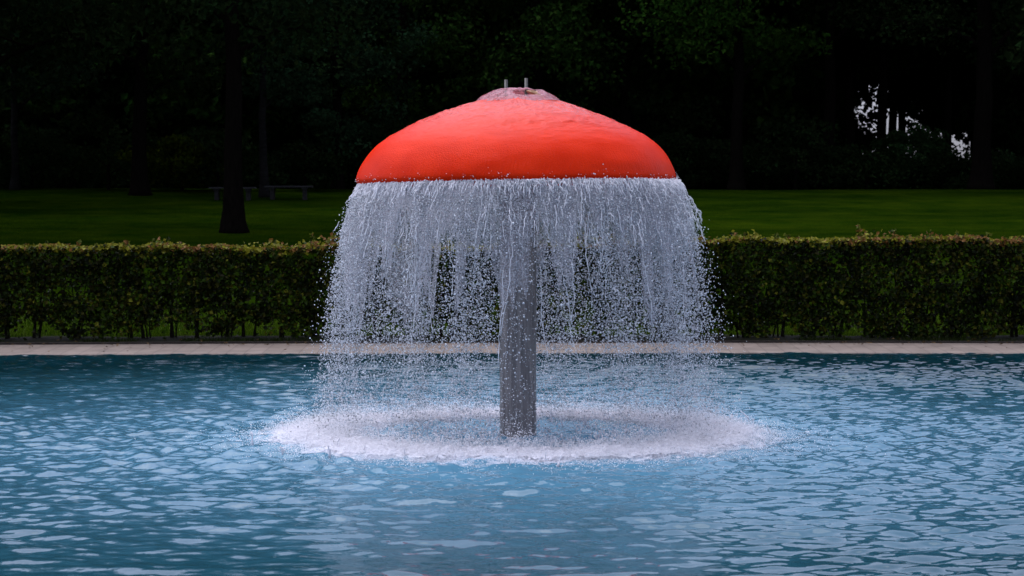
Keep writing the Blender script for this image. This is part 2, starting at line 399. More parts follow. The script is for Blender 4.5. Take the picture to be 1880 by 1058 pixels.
cap.rotation_euler = (0, TILT, 0); cap.location = (-0.012 - 2.3 * math.sin(TILT) * 1.0 - 0.006, 0, 0)
# pole
m = mat_noise('brushed_steel', (0.13, 0.12, 0.125), (0.33, 0.30, 0.295), 4, 0.35, 0.05, 0.5, 0.75, stretch=(8, 8, 0.4))
pp = np.array([(0.150, -0.6), (0.150, 0.0), (0.150, 1.0), (0.150, 2.0), (0.150, 2.5), (0.12, 2.66)])
V, f = lathe(pp, 64); link('pole', np_mesh('pole', V, f, True), m, ft)
def pole_beads():
    n = 900; th = rng.random(n) * 6.283; z = 0.02 + 1.9 * rng.random(n)
    return np.stack([0.152 * np.cos(th), 0.152 * np.sin(th), z], -1), 0.0016 + 0.0042 * rng.random(n) ** 2.5
# small seam collar under the cap
pp = np.array([(0.151, 1.93), (0.185, 1.935), (0.185, 1.965), (0.151, 1.97)])
V, f = lathe(pp, 48); link('collar', np_mesh('collar', V, f, False), m, ft)
for px, ztop in ((929, 2.913), (966, 2.925)):
    x = (px - 951) / 224.4
    po = np.array([(0.0135, 2.60), (0.0135, ztop), (0.0095, ztop), (0.0095, ztop - .04)])
    V, f = lathe(po, 20); o = link('vent_pipe', np_mesh('vent_pipe', V, f, True), M_pipe, ft); o.location = (x, 0.02, 0)

# ------------------------------------------------------------------ water on the fountain
def mat_water(name, colr, transp, rough=0.12, spec=0.9, bump=0.0, bscale=40, trl=0.25):
    m, nt, b = new_mat(name); L = nt.links
    b.inputs['Base Color'].default_value = (*colr, 1); b.inputs['Roughness'].default_value = rough
    b.inputs['Specular IOR Level'].default_value = spec; b.inputs['IOR'].default_value = 1.33
    out = nt.nodes['Material Output']
    tl = nd(nt, 'ShaderNodeBsdfTranslucent'); tl.inputs['Color'].default_value = (*colr, 1)
    m1 = nd(nt, 'ShaderNodeMixShader'); m1.inputs[0].default_value = trl
    L.new(b.outputs[0], m1.inputs[1]); L.new(tl.outputs[0], m1.inputs[2])
    tr = nd(nt, 'ShaderNodeBsdfTransparent'); m2 = nd(nt, 'ShaderNodeMixShader'); m2.inputs[0].default_value = transp
    L.new(m1.outputs[0], m2.inputs[1]); L.new(tr.outputs[0], m2.inputs[2]); L.new(m2.outputs[0], out.inputs['Surface'])
    if bump:
        tc = nd(nt, 'ShaderNodeTexCoord'); nb = noise(nt, bscale, 5, tc.outputs['Object'], 0.7)
        bp = nd(nt, 'ShaderNodeBump'); bp.inputs['Strength'].default_value = bump; bp.inputs['Distance'].default_value = 0.02
        L.new(nb, bp.inputs['Height']); L.new(bp.outputs[0], b.inputs['Normal'])
        rr_ = ramp(nt, [(0.40, transp + 0.25), (0.62, max(0, transp - 0.3))]); L.new(nb, rr_.inputs[0]); L.new(rr_.outputs[0], m2.inputs[0])
    return m
M_sheet = mat_water('falling_sheet', (0.66, 0.66, 0.72), 0.62, 0.12, 1.0, 1.0, 75)
M_thread = mat_water('water_threads', (0.92, 0.93, 0.97), 0.12, 0.08, 1.0)
M_drop = mat_water('water_drops', (0.78, 0.81, 0.86), 0.15, 0.05, 1.0)
nt = M_drop.node_tree; at = nd(nt, 'ShaderNodeAttribute', attribute_name='tint')
for q_ in nt.nodes:
    if q_.type == 'BSDF_PRINCIPLED': nt.links.new(at.outputs['Color'], q_.inputs['Base Color'])
    if q_.type == 'BSDF_TRANSLUCENT': nt.links.new(at.outputs['Color'], q_.inputs['Color'])
M_foam = mat_water('white_foam', (0.76, 0.76, 0.81), 0.0, 0.6, 0.2, 0, 40, 0.4)
M_mistd = mat_water('fine_spray', (0.97, 0.97, 1.0), 0.15, 0.5, 0.2, 0, 40, 0.5)

# welling dome of water at the top of the cap
def wobt(r, z, a):
    k = vnoise(a * 9 / 6.28318, r * 14, 31, 9) + 0.5 * vnoise(a * 23 / 6.28318, r * 30, 32, 23) - 0.75
    return r * (1 + 0.10 * (vnoise(a * 7 / 6.28318, r * 0, 33, 7) - .5)), z + 0.020 * k * np.clip(r / 0.06, 0, 1)
pt = spline([(0.001, 2.838), (0.05, 2.837), (0.12, 2.834), (0.19, 2.822), (0.255, 2.798), (0.31, 2.766), (0.352, 2.726)], 6)
V, f = lathe(pt, 120, wobt)
fr_ = V[f].mean(1); rf = np.hypot(fr_[:, 0], fr_[:, 1]); af = np.arctan2(fr_[:, 1], fr_[:, 0]) / 6.28318 * 12
keep = ~((rf > 0.14) & (rf < 0.29) & (vnoise(af + 24, rf * 9, 35, 12) > 0.80))
m = mat_water('welling_water', (0.50, 0.22, 0.26), 0.35, 0.06, 1.0, 0.9, 22)
wt = tag(link('welling_water', np_mesh('welling_water', V, f[keep], True), m), 'clear bubbling water welling up around two thin pipes on top of the red cap', 'water', kind='stuff')
# ochre mineral crust beside the right pipe
th = np.linspace(0, 2 * math.pi, 26)[:-1]
V = []; F_ = []; nst = 14
for q in range(nst):
    u = q / (nst - 1); x = 0.07 + 0.20 * u; y = -0.05 - 0.05 * u; z = 2.815 - 0.05 * u - 0.14 * u * u * .5
    rr_ = 0.024 * math.sin(math.pi * min(max(u, 0.06), 0.94)) + 0.004
    k = 1 + 0.5 * (vnoise(th * 2, th * 0 + q * 0.8, 41) - .5)
    V.append(np.stack([np.full_like(th, x), y + rr_ * 1.5 * k * np.cos(th), z + rr_ * k * np.sin(th)], -1))
V = np.concatenate(V); n = len(th)
i, j = np.meshgrid(np.arange(nst - 1), np.arange(n), indexing='ij')
F_ = np.stack([i * n + j, i * n + (j + 1) % n, (i + 1) * n + (j + 1) % n, (i + 1) * n + j], -1).reshape(-1, 4)
link('mineral_crust', np_mesh('mineral_crust', V, F_, True), mat_noise('ochre_crust', (0.35, 0.22, 0.10), (0.75, 0.62, 0.36), 30, 0.5, 0.8, 0.5), ft)

# trajectories of the falling water
Z0 = 2.072; R0 = 1.292
def traj(th, t, vr, vt=0.0, v0=0.75):
    r = R0 + vr * t
    a = th + vt * t / R0
    z = Z0 - v0 * t - 4.9 * t * t + 0.016 * np.cos(th)*0.9
    return np.stack([r * np.cos(a) + 0.008, r * np.sin(a), z], -1)
def tmax(v0=0.75): return (-v0 + np.sqrt(v0 * v0 + 4 * 4.9 * Z0)) / 9.8

def cover(th, t):
    """how much unbroken water there is at an angle and a fall time: tongues hanging from the rim"""
    u = th / 6.28318 + 0.271
    big = vnoise(u * 24, t * 1.8, 51, 24); med = vnoise(u * 78, t * 3.2, 52, 78); fine = vnoise(u * 260, t * 8, 53, 260)
    return 0.40 * big + 0.42 * med + 0.18 * fine
# 1. torn sheets
nth, ntt = 1700, 150
tt = np.linspace(0.0, 0.47, ntt) ; aa = np.arange(nth) * 2 * math.pi / nth
TH, TT = np.meshgrid(aa, tt)
vr = 0.30 + 0.38 * (vnoise(TH * 30 / 6.28318, TT * 1.5, 54, 30)) + 0.10 * (vnoise(TH * 200 / 6.28318, TT * 9, 55, 200) - .5)
ext = vnoise(TH * 16 / 6.28318, TT * 0, 58, 16) * 0.5 + vnoise(TH * 50 / 6.28318, TT * 0, 59, 50) * 0.5
Pm = traj(TH, TT, vr)
Pm[..., :2] += (0.012 * (vnoise(TH * 330 / 6.28318, TT * 26, 56, 330) - .5))[..., None] * np.stack([np.cos(TH), np.sin(TH)], -1)
i, j = np.meshgrid(np.arange(ntt - 1), np.arange(nth), indexing='ij')
f = np.stack([i * nth + j, (i + 1) * nth + j, (i + 1) * nth + (j + 1) % nth, i * nth + (j + 1) % nth], -1)
c = cover(TH, TT)[:-1] + 0.3 * (ext[:-1] - 0.5)
thr = np.interp(TT[:-1], [0, 0.10, 0.16, 0.24, 0.32, 0.40, 0.47], [0.0, 0.20, 0.36, 0.49, 0.59, 0.68, 0.84])
keep = c > thr
wc = tag(link('water_curtain', np_mesh('water_curtain', Pm.reshape(-1, 3), f[keep].reshape(-1, 4), True), M_sheet),
         'grey translucent curtain of water falling from the rim of the red cap', 'falling water', kind='stuff')
# 2. threads breaking off the rim
T = Tubes()
for k in range(4600):
    th = rng.random() * 2 * math.pi; v = 0.10 + 0.66 * rng.random() ** 1.1; vt = rng.normal() * 0.20
    t0 = 0.0 if rng.random() < 0.75 else rng.random() * 0.2
    t1 = t0 + 0.03 + 0.07 * rng.random() ** 1.5; m_ = 10
    if math.cos(th) > 0.8 and rng.random() < 0.35: v += 0.6 * rng.random()
    elif rng.random() < 0.08: v += 0.35 * rng.random()
    if v > 0.75: t1 = t0 + 0.03 + 0.04 * rng.random()
    ts = np.linspace(t0, t1, m_); p = traj(np.full(m_, th), ts, v, vt)
    p += np.cumsum(rng.normal(size=(m_, 3)) * 0.0050, axis=0)
    rad = 0.0022 * (0.3 + 1.5 * rng.random(m_)) * np.interp(np.arange(m_), [0, m_ - 2, m_ - 1], [1, 1.1, 0.4])
    T.add(p, rad, 4, False)
# webs: thicker wandering streams, denser at the front beside the pole
for k in range(60):
    th = rng.random() * 2 * math.pi if k > 24 else -math.pi / 2 + rng.normal() * 0.45
    v = 0.15 + 0.45 * rng.random(); t0 = 0.16 + 0.15 * rng.random(); t1 = t0 + 0.05 + 0.12 * rng.random(); m_ = 16
    ts = np.linspace(t0, t1, m_); p = traj(np.full(m_, th), ts, v, rng.normal() * 0.5)
    p += np.cumsum(rng.normal(size=(m_, 3)) * 0.007, axis=0)
    T.add(p, 0.0021 * (0.5 + 0.9 * rng.random(m_)), 5, True)
tag(link('water_threads', T.mesh('water_threads'), M_thread), 'thin glassy water threads peeling off the underside of the red rim', 'falling water', kind='stuff')

# 3. drops
def ico():
    p = (1 + 5 ** .5) / 2
    v = np.array([[-1, p, 0], [1, p, 0], [-1, -p, 0], [1, -p, 0], [0, -1, p], [0, 1, p], [0, -1, -p], [0, 1, -p], [p, 0, -1], [p, 0, 1], [-p, 0, -1], [-p, 0, 1]]) / math.hypot(1, p)
    f = np.array([[0, 11, 5], [0, 5, 1], [0, 1, 7], [0, 7, 10], [0, 10, 11], [1, 5, 9], [5, 11, 4], [11, 10, 2], [10, 7, 6], [7, 1, 8], [3, 9, 4], [3, 4, 2], [3, 2, 6], [3, 6, 8], [3, 8, 9], [4, 9, 5], [2, 4, 11], [6, 2, 10], [8, 6, 7], [9, 8, 1]])
    return v, f
def octa():
    v = np.array([[1, 0, 0], [-1, 0, 0], [0, 1, 0], [0, -1, 0], [0, 0, 1], [0, 0, -1]], float)
    f = np.array([[0, 2, 4], [2, 1, 4], [1, 3, 4], [3, 0, 4], [2, 0, 5], [1, 2, 5], [3, 1, 5], [0, 3, 5]])
    return v, f
def blobs(name, pos, rad, shape, stretch=None, tint=False):
    v, f = shape; n = len(pos)
    s = np.ones((n, 1, 3)) * rad[:, None, None]
    if stretch is not None: s = s * stretch[:, None, :]
    V = pos[:, None] + v[None] * s
    Fk = f[None] + (np.arange(n) * len(v))[:, None, None]
    cc = None
    if tint:
        g_ = 0.30 + 0.70 * rng.random((n, 1)) ** 0.7
        cc = np.repeat(g_ * np.array([[0.90, 0.93, 0.98]]), len(v), axis=0)
    return np_mesh(name, V.reshape(-1, 3), Fk.reshape(-1, 3), True, cc)
ND = 135000
nst_ = 1500                                    # streams: drops travel in strings
sth = rng.random(nst_) * 2 * math.pi
sv = 0.03 + 0.68 * rng.random(nst_) ** 0.9
wgt = 0.25 + vnoise(sth / 6.28318 * 40, sth * 0 + .5, 61, 40) ** 2 * 2.0; wgt /= wgt.sum()
idx = rng.choice(nst_, ND, p=wgt)
t = 0.08 + (tmax() - 0.08) * rng.random(ND) ** 0.90
scat = rng.random(ND) < 0.3
th = sth[idx] + rng.normal(size=ND) * np.where(scat, 0.05, 0.006)
vr = sv[idx] + rng.normal(size=ND) * np.where(scat, 0.07, 0.02)
out = rng.random(ND) < 0.08; vr = np.where(out, vr + 0.42 * rng.random(ND), vr)
rt = (np.cos(th) > 0.8) & (rng.random(ND) < 0.22); vr = np.where(rt, vr + 0.42 * rng.random(ND), vr)
pos = traj(th, t, vr, rng.normal(size=ND) * 0.05, 0.75 + rng.normal(size=ND) * 0.06)
pos += rng.normal(size=(ND, 3)) * 0.006
rad = 0.0024 + 0.0046 * rng.random(ND) ** 2.4
big = rng.random(ND) < 0.02; rad = np.where(big, rad * 1.5, rad)
st = 1 + 0.35 * (rng.random((ND, 3)) - 0.5); st[:, 2] *= 1.15
# strings of beads under the rim, before the water scatters
nc_, nb_ = 4200, 13
cth = rng.random(nc_) * 2 * math.pi; cvr = 0.08 + 0.62 * rng.random(nc_); cvt = rng.normal(size=nc_) * 0.16; ct = 0.03 + 0.20 * rng.random(nc_) ** 1.1
bt = ct[:, None] + np.arange(nb_)[None] * (0.0032 + 0.004 * rng.random((nc_, 1))) + 0.0012 * rng.normal(size=(nc_, nb_))
bp_ = traj(np.repeat(cth, nb_).reshape(nc_, nb_), np.clip(bt, 0, 1), cvr[:, None], cvt[:, None]).reshape(-1, 3) + rng.normal(size=(nc_ * nb_, 3)) * 0.0022
nb2 = len(bp_)
pos = np.concatenate([pos, bp_]); rad = np.concatenate([rad, 0.0020 + 0.0026 * rng.random(nb2) ** 1.5]); st = np.concatenate([st, 1 + 0.3 * (rng.random((nb2, 3)) - .5)])
th = np.concatenate([th, np.repeat(cth, nb_)]); t = np.concatenate([t, bt.ravel() * 0.5]); ND += nb2
ok = pos[:, 2] > 0.01
# thin the drops out in gaps between the tongues
gap = cover(np.mod(th, 6.28318), t * 0.8); ok &= (gap + 0.22 * rng.random(ND)) > 0.50
pos, rad, st = pos[ok], rad[ok], st[ok]
print('drops', len(pos))
tag(link('water_drops', blobs('water_drops', pos, rad, ico(), st, True), M_drop), 'thousands of glassy round drops falling in a ring below the red cap', 'water drops', kind='stuff')

pb, pr_ = pole_beads(); st2 = 1 + 0.5 * (rng.random((len(pb), 3)) - .5); st2[:, 2] += 0.6 * rng.random(len(pb))
tag(link('clinging_drops', blobs('clinging_drops', pb, pr_, ico(), st2, True), M_drop), 'water beads clinging to and running down the grey pole', 'water drops', kind='stuff')
# beads bouncing at the rim of the cap
n = 260; th = rng.random(n) * 2 * math.pi
pos = np.stack([(1.305 + 0.02 * rng.random(n)) * np.cos(th) - .012, (1.305 + 0.02 * rng.random(n)) * np.sin(th), 2.09 + rng.exponential(0.018, n) + 0.016 * np.cos(th)], -1)
k = rng.random(n) < 0.12; pos[k, 2] += 0.05 * rng.random(k.sum())
tag(link('rim_beads', blobs('rim_beads', pos, 0.002 + 0.0035 * rng.random(n) ** 2, ico(), None, True), M_drop), 'small beads of water bouncing along the lower edge of the red cap', 'water drops', kind='stuff')

# ------------------------------------------------------------------ splash ring
nr, na = 170, 1500
r_ = np.linspace(0.95, 2.45, nr); a_ = np.arange(na) * 2 * math.pi / na
A, RR = np.meshgrid(a_, r_)
env = np.exp(-((RR - 1.62) / np.where(RR < 1.62, 0.24, 0.34)) ** 2)
n1 = vnoise(A / 6.28318 * 60, RR * 7, 71, 60); n2 = vnoise(A / 6.28318 * 190, RR * 22, 72, 190); n3 = vnoise(A / 6.28318 * 520, RR * 60, 73, 520); n0_ = vnoise(A / 6.28318 * 14, RR * 2, 74, 14)
dens = env * 1.25 + 0.6 * (n1 - .5) + 0.75 * (n2 - .5) + 0.6 * (n3 - .5) + 0.35 * (n0_ - .5)
Zf = 0.004 + env * (0.010 + 0.032 * n1 ** 1.5 + 0.045 * n2 ** 2 + 0.030 * n3)
V = np.stack([RR * np.cos(A) + 0.01 * (n3 - .5), RR * np.sin(A), Zf], -1)
i, j = np.meshgrid(np.arange(nr - 1), np.arange(na), indexing='ij')
f = np.stack([i * na + j, (i + 1) * na + j, (i + 1) * na + (j + 1) % na, i * na + (j + 1) % na], -1)
f = f[dens[:-1] > 0.62]
tag(link('foam_ring', np_mesh('foam_ring', V.reshape(-1, 3), f[:, ::-1], True), M_foam), 'ring of white foam churning on the blue water around the pole', 'foam', kind='stuff')
# soft mist hanging low over the splash ring
mp_ = spline([(1.28, 0.0), (1.34, 0.04), (1.48, 0.10), (1.66, 0.13), (1.86, 0.09), (2.02, 0.035), (2.12, 0.0), (2.0, -0.03), (1.6, -0.04), (1.32, -0.03), (1.28, 0.0)], 4)
V, f = lathe(mp_[:-1], 120, lambda r, z, a: (r * (1 + 0.03 * np.sin(5 * a) + .02 * np.sin(13 * a)), z * (0.75 + 0.5 * vnoise(a * 16 / 6.28318, r * 0, 77, 16))))
f = np.concatenate([f, np.stack([(len(mp_) - 2) * 120 + np.arange(120), np.arange(120), (np.arange(120) + 1) % 120, (len(mp_) - 2) * 120 + (np.arange(120) + 1) % 120], -1)])
mm_ = bpy.data.materials.new('mist'); mm_.use_nodes = True; nt = mm_.node_tree; nt.nodes.remove(nt.nodes['Principled BSDF'])
pv = nd(nt, 'ShaderNodeVolumePrincipled'); pv.inputs['Density'].default_value = 0.7; pv.inputs['Color'].default_value = (0.93, 0.93, 0.97, 1)
nt.links.new(pv.outputs[0], nt.nodes['Material Output'].inputs['Volume'])
tag(link('mist', np_mesh('mist', V, f, True), mm_), 'thin white mist hanging low over the foaming splash ring', 'mist', kind='stuff')
n = 210000
r_ = 1.62 + rng.normal(size=n) * 0.17 + 0.15 * rng.exponential(1, n) - 0.1
r_ = r_[(r_ > 1.38) | (rng.random(n) < 0.35)]; n = len(r_)
th = rng.random(n) * 2 * math.pi
cl = vnoise(th / 6.28318 * 44, r_ * 6, 75, 44)
z = rng.exponential(0.046, n) * (0.35 + 1.5 * cl) * np.exp(-((r_ - 1.62) / 0.5) ** 2) + 0.005
pos = np.stack([r_ * np.cos(th), r_ * np.sin(th), z], -1)
tag(link('fine_spray', blobs('fine_spray', pos, 0.0016 + 0.0030 * rng.random(n) ** 2, octa()), M_mistd), 'fine white spray thrown up low over the foam ring', 'spray', kind='stuff')
# splash crowns and jets inside and on the ring
T = Tubes()
for k in range(900):
    th = rng.random() * 6.28318; r0 = 1.5 + rng.normal() * 0.33 if k < 620 else 0.2 + 0.9 * rng.random()
    hgt = (0.025 + 0.075 * rng.random() ** 2) * (1.0 if k < 620 else 0.5); lean = rng.normal(size=2) * 0.35 * hgt
    m_ = 5; u = np.linspace(0, 1, m_); wob = np.cumsum(rng.normal(size=(m_, 3)) * 0.003, axis=0)
    p = np.stack([r0 * math.cos(th) + lean[0] * u, r0 * math.sin(th) + lean[1] * u, -0.005 + hgt * u], -1) + wob
    T.add(p, np.interp(u, [0, .6, 1], [0.009, 0.004, 0.005]) * (0.6 + .8 * rng.random()), 5, True)
tag(link('splash_jets', T.mesh('splash_jets'), M_foam), 'short white splash jets standing up out of the foaming ring', 'splash', kind='stuff')

# ------------------------------------------------------------------ foliage
def leaf_mesh(name, c, size, nrm_bias, colr, aspect=0.62, fold=0.18):
    n = len(c)
    nrm = rng.normal(size=(n, 3)) + nrm_bias; nrm /= np.linalg.norm(nrm, axis=1)[:, None] + 1e-9
    d = rng.normal(size=(n, 3)); d[:, 2] -= 0.5; d -= nrm * (d * nrm).sum(1)[:, None]; d /= np.linalg.norm(d, axis=1)[:, None] + 1e-9
    s = np.cross(nrm, d); L_ = size[:, None]
    v0 = c - d * L_ * 0.5; v2 = c + d * L_ * 0.5
    mid = c - d * L_ * 0.05
    v1 = mid + s * L_ * 0.5 * aspect + nrm * L_ * fold; v3 = mid - s * L_ * 0.5 * aspect + nrm * L_ * fold
    V = np.stack([v0, v1, v2, v3], 1).reshape(-1, 3)
    q = (np.arange(n) * 4)[:, None]
    f = np.concatenate([q + [[0, 1, 2]], q + [[0, 2, 3]]], 0)
    return np_mesh(name, V, f, False, np.repeat(colr, 4, axis=0))

# ---- hedge
def hedge_top(x): return 1.385 + 0.125 / (1 + np.exp(-(x - 1.5) * 0.9)) + 0.05 * (vnoise(x * 1.1 + 40, x * 0, 81) - .5) + 0.07 * (vnoise(x * 5 + 40, x * 0, 82) - .5)
hd = empty('clipped_hedge', (0, float(edge_y(0)) + DECK_W + 0.6, 0.06), 'long clipped green hedge with yellow orange tips behind the pool edge', 'hedge')
HX = 12.5
def hy(x): return edge_y(x) + DECK_W + 0.30
N1 = 105000
x = (rng.random(N1) * 2 - 1) * HX
dep = np.abs(rng.normal(size=N1)) * 0.16; dep = np.where(rng.random(N1) < 0.15, rng.random(N1) * 0.75, dep)
ht = hedge_top(x); 
zb = 0.11 + 0.36 * vnoise(x * 2.9 + 20, x * 0, 83) ** 1.5 - 0.12 / (1 + np.exp(-(x - 2.0)))
z = 0.10 + (ht - 0.10) * rng.random(N1)
lump = 0.10 * vnoise(x * 3.0 + 60, z * 3.2, 84) + 0.05 * vnoise(x * 9 + 60, z * 9, 85)
y = hy(x) + lump + dep
lo = np.clip((z - zb + 0.05) / 0.18, 0.03, 1); hole = vnoise(x * 6.5 + 11, z * 6.5, 86)
ok = (rng.random(N1) < lo) & ((hole > 0.22) | (rng.random(N1) < 0.35))
x, y, z, ht = x[ok], y[ok], z[ok], ht[ok]
# top surface
N2 = 26000
x2 = (rng.random(N2) * 2 - 1) * HX; y2 = hy(x2) + 0.06 + 0.80 * rng.random(N2)
shoot = vnoise(x2 * 2.2 + 70, y2, 87)
z2 = hedge_top(x2) - 0.05 * rng.random(N2) + np.where(rng.random(N2) < 0.10, 0.11 * rng.random(N2) * shoot ** 2 * 2.0, 0.02 * rng.random(N2))
X_ = np.concatenate([x, x2]); Y_ = np.concatenate([y, y2]); Z_ = np.concatenate([z, z2]); n = len(X_)
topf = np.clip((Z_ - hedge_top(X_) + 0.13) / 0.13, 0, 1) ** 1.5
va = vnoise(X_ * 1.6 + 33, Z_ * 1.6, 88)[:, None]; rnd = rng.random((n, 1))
green = np.array([0.021, 0.043, 0.002]) * (0.30 + 2.3 * rnd ** 3) * (0.8 + 0.4 * va)  # cubed random term, here and in olive, paints bright leaf glints into the colour
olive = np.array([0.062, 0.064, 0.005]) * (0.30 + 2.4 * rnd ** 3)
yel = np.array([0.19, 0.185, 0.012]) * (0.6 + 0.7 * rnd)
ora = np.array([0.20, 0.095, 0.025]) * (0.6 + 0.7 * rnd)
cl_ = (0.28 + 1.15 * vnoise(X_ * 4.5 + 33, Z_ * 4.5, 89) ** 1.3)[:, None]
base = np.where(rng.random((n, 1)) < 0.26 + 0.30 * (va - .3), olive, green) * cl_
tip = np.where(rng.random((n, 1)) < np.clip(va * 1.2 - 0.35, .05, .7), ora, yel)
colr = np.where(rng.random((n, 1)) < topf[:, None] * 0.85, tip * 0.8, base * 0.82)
bias = np.zeros((n, 3)); bias[:, 1] = -0.9; bias[:, 2] = 0.5 + topf
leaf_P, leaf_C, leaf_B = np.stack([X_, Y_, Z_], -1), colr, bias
# loose shoots above the top: leaves on thin stems
twigs = []; lc = []
sh = [(-2.95, 0.20), (-3.9, .1), (-4.9, .12), (-2.1, 0.09), (-6.2, .09), (4.9, 0.24), (3.1, .1), (5.4, .13), (6.3, .11), (6.75, .1), (2.5, .07), (-5.5, .08), (3.9, .08), (5.9, .12), (-3.4, .07)]
for k in range(60): sh.append(((rng.random() * 2 - 1) * HX, 0.03 + 0.07 * rng.random()))
for sx, h_ in sh:
    y0 = float(hy(sx)) + 0.15 + 0.4 * rng.random(); z0 = float(hedge_top(np.array([sx]))[0]) - 0.15
    m_ = 6; u = np.linspace(0, 1, m_); lean = rng.normal() * 0.05
    p = np.stack([sx + lean * u + rng.normal(size=m_) * .004, np.full(m_, y0), z0 + (h_ + .15) * u], -1)
    twigs.append(p - np.array(hd.location))
    for q in range(int(6 + h_ * 60)):
        u_ = 0.35 + 0.65 * rng.random(); lc.append([sx + lean * u_ + rng.normal() * .022, y0 + rng.normal() * .02, z0 + (h_ + .15) * u_])
lc = np.array(lc); n = len(lc)
colr = np.where(rng.random((n, 1)) < .35, np.array([[0.15, 0.075, 0.02]]), np.array([[0.09, 0.11, 0.014]])) * (0.6 + .7 * rng.random((n, 1)))
leaf_P = np.concatenate([leaf_P, lc]); leaf_C = np.concatenate([leaf_C, colr]); leaf_B = np.concatenate([leaf_B, np.tile([[0, -.6, .3]], (n, 1))])
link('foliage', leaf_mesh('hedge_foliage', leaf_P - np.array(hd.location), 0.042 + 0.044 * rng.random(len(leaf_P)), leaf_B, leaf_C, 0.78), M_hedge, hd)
# stems: each plant of the hedge has its own bundle
xx = -HX + 0.2; loc_h = np.array(hd.location)
while xx < HX:
    T = Tubes(); y0 = float(hy(xx)) + 0.30 + 0.10 * rng.random()
    for q in range(rng.integers(2, 5)):
        bx_ = xx + rng.normal() * 0.05; m_ = 9; u = np.linspace(0, 1, m_)
        sp = rng.normal() * 0.22
        p = np.stack([bx_ + sp * u ** 1.4, np.full(m_, y0) + rng.normal() * .06 * u, 0.03 + 1.15 * u], -1) + np.cumsum(rng.normal(size=(m_, 3)) * .008, axis=0)
        T.add(p - loc_h, np.interp(u, [0, 1], [0.030 if q == 0 else 0.014, 0.005]), 6, True)
        for w_ in range(5):
            s0 = p[rng.integers(2, m_ - 1)]; e_ = s0 + np.array([rng.normal() * .18, rng.normal() * .1 - .04, .12 + .15 * rng.random()])
            T.add(np.linspace(s0, e_, 4) + rng.normal(size=(4, 3)) * .006 - loc_h, [0.007, .006, .004, .003], 4, False)
    step = 0.30 + 0.22 * rng.random()
    for tw in list(twigs):
        if tw[0, 0] < xx + step: T.add(tw, 0.004, 4, True); twigs = [q_ for q_ in twigs if q_ is not tw]
    link('stem', T.mesh('hedge_stem'), M_twig, hd)
    xx += step

# ---- grass blades: hedge foot, and the lawn strip seen below the hedge
n = 42000
x = (rng.random(n) * 2 - 1) * 12; s = np.where(rng.random(n) < 0.35, 0.12 + 0.25 * rng.random(n), 0.75 + 3.4 * rng.random(n) ** 1.4)
ok = (s > 0.5) | (vnoise(x * 1.6 + 7, s * 3, 91) > 0.5); x = x[ok]; s = s[ok]; n = len(x)
y = edge_y(x) + DECK_W + s; z = np.where(s < 1.3, np.maximum(terrain(x, y), 0.07), terrain(x, y))
h_ = 0.035 + 0.055 * rng.random(n); az = rng.random(n) * 6.283; wd = 0.005
dx, dy = np.cos(az) * wd, np.sin(az) * wd; lx, ly = rng.normal(size=n) * .02, rng.normal(size=n) * .02
V = np.stack([np.stack([x - dx, y - dy, z], -1), np.stack([x + dx, y + dy, z], -1), np.stack([x + lx, y + ly, z + h_], -1)], 1).reshape(-1, 3)
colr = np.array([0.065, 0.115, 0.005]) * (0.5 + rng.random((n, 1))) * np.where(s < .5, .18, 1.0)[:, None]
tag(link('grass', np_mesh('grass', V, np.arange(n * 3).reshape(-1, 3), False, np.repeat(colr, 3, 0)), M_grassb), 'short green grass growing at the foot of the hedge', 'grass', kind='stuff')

# fallen leaves lying on the deck and the bed
n = 260; x = (rng.random(n) * 2 - 1) * 9; s = np.where(rng.random(n) < .8, 0.95 + .65 * rng.random(n), 1.4 * rng.random(n))
P_ = np.stack([x, edge_y(x) + s, np.interp(s, [0, DECK_W, DECK_W + .1, 2], [.035, DECK_Z + .028, .105, .11])], -1)
lf = leaf_mesh('fallen_leaves', P_, 0.03 + .035 * rng.random(n), np.array([0, 0, 6.0]), np.array([[0.09, 0.055, 0.02]]) * (.4 + rng.random((n, 1))), 0.7)
tag(link('fallen_leaves', lf, M_hedge), 'small brown fallen leaves scattered along the beige pool edge', 'leaves', kind='stuff')
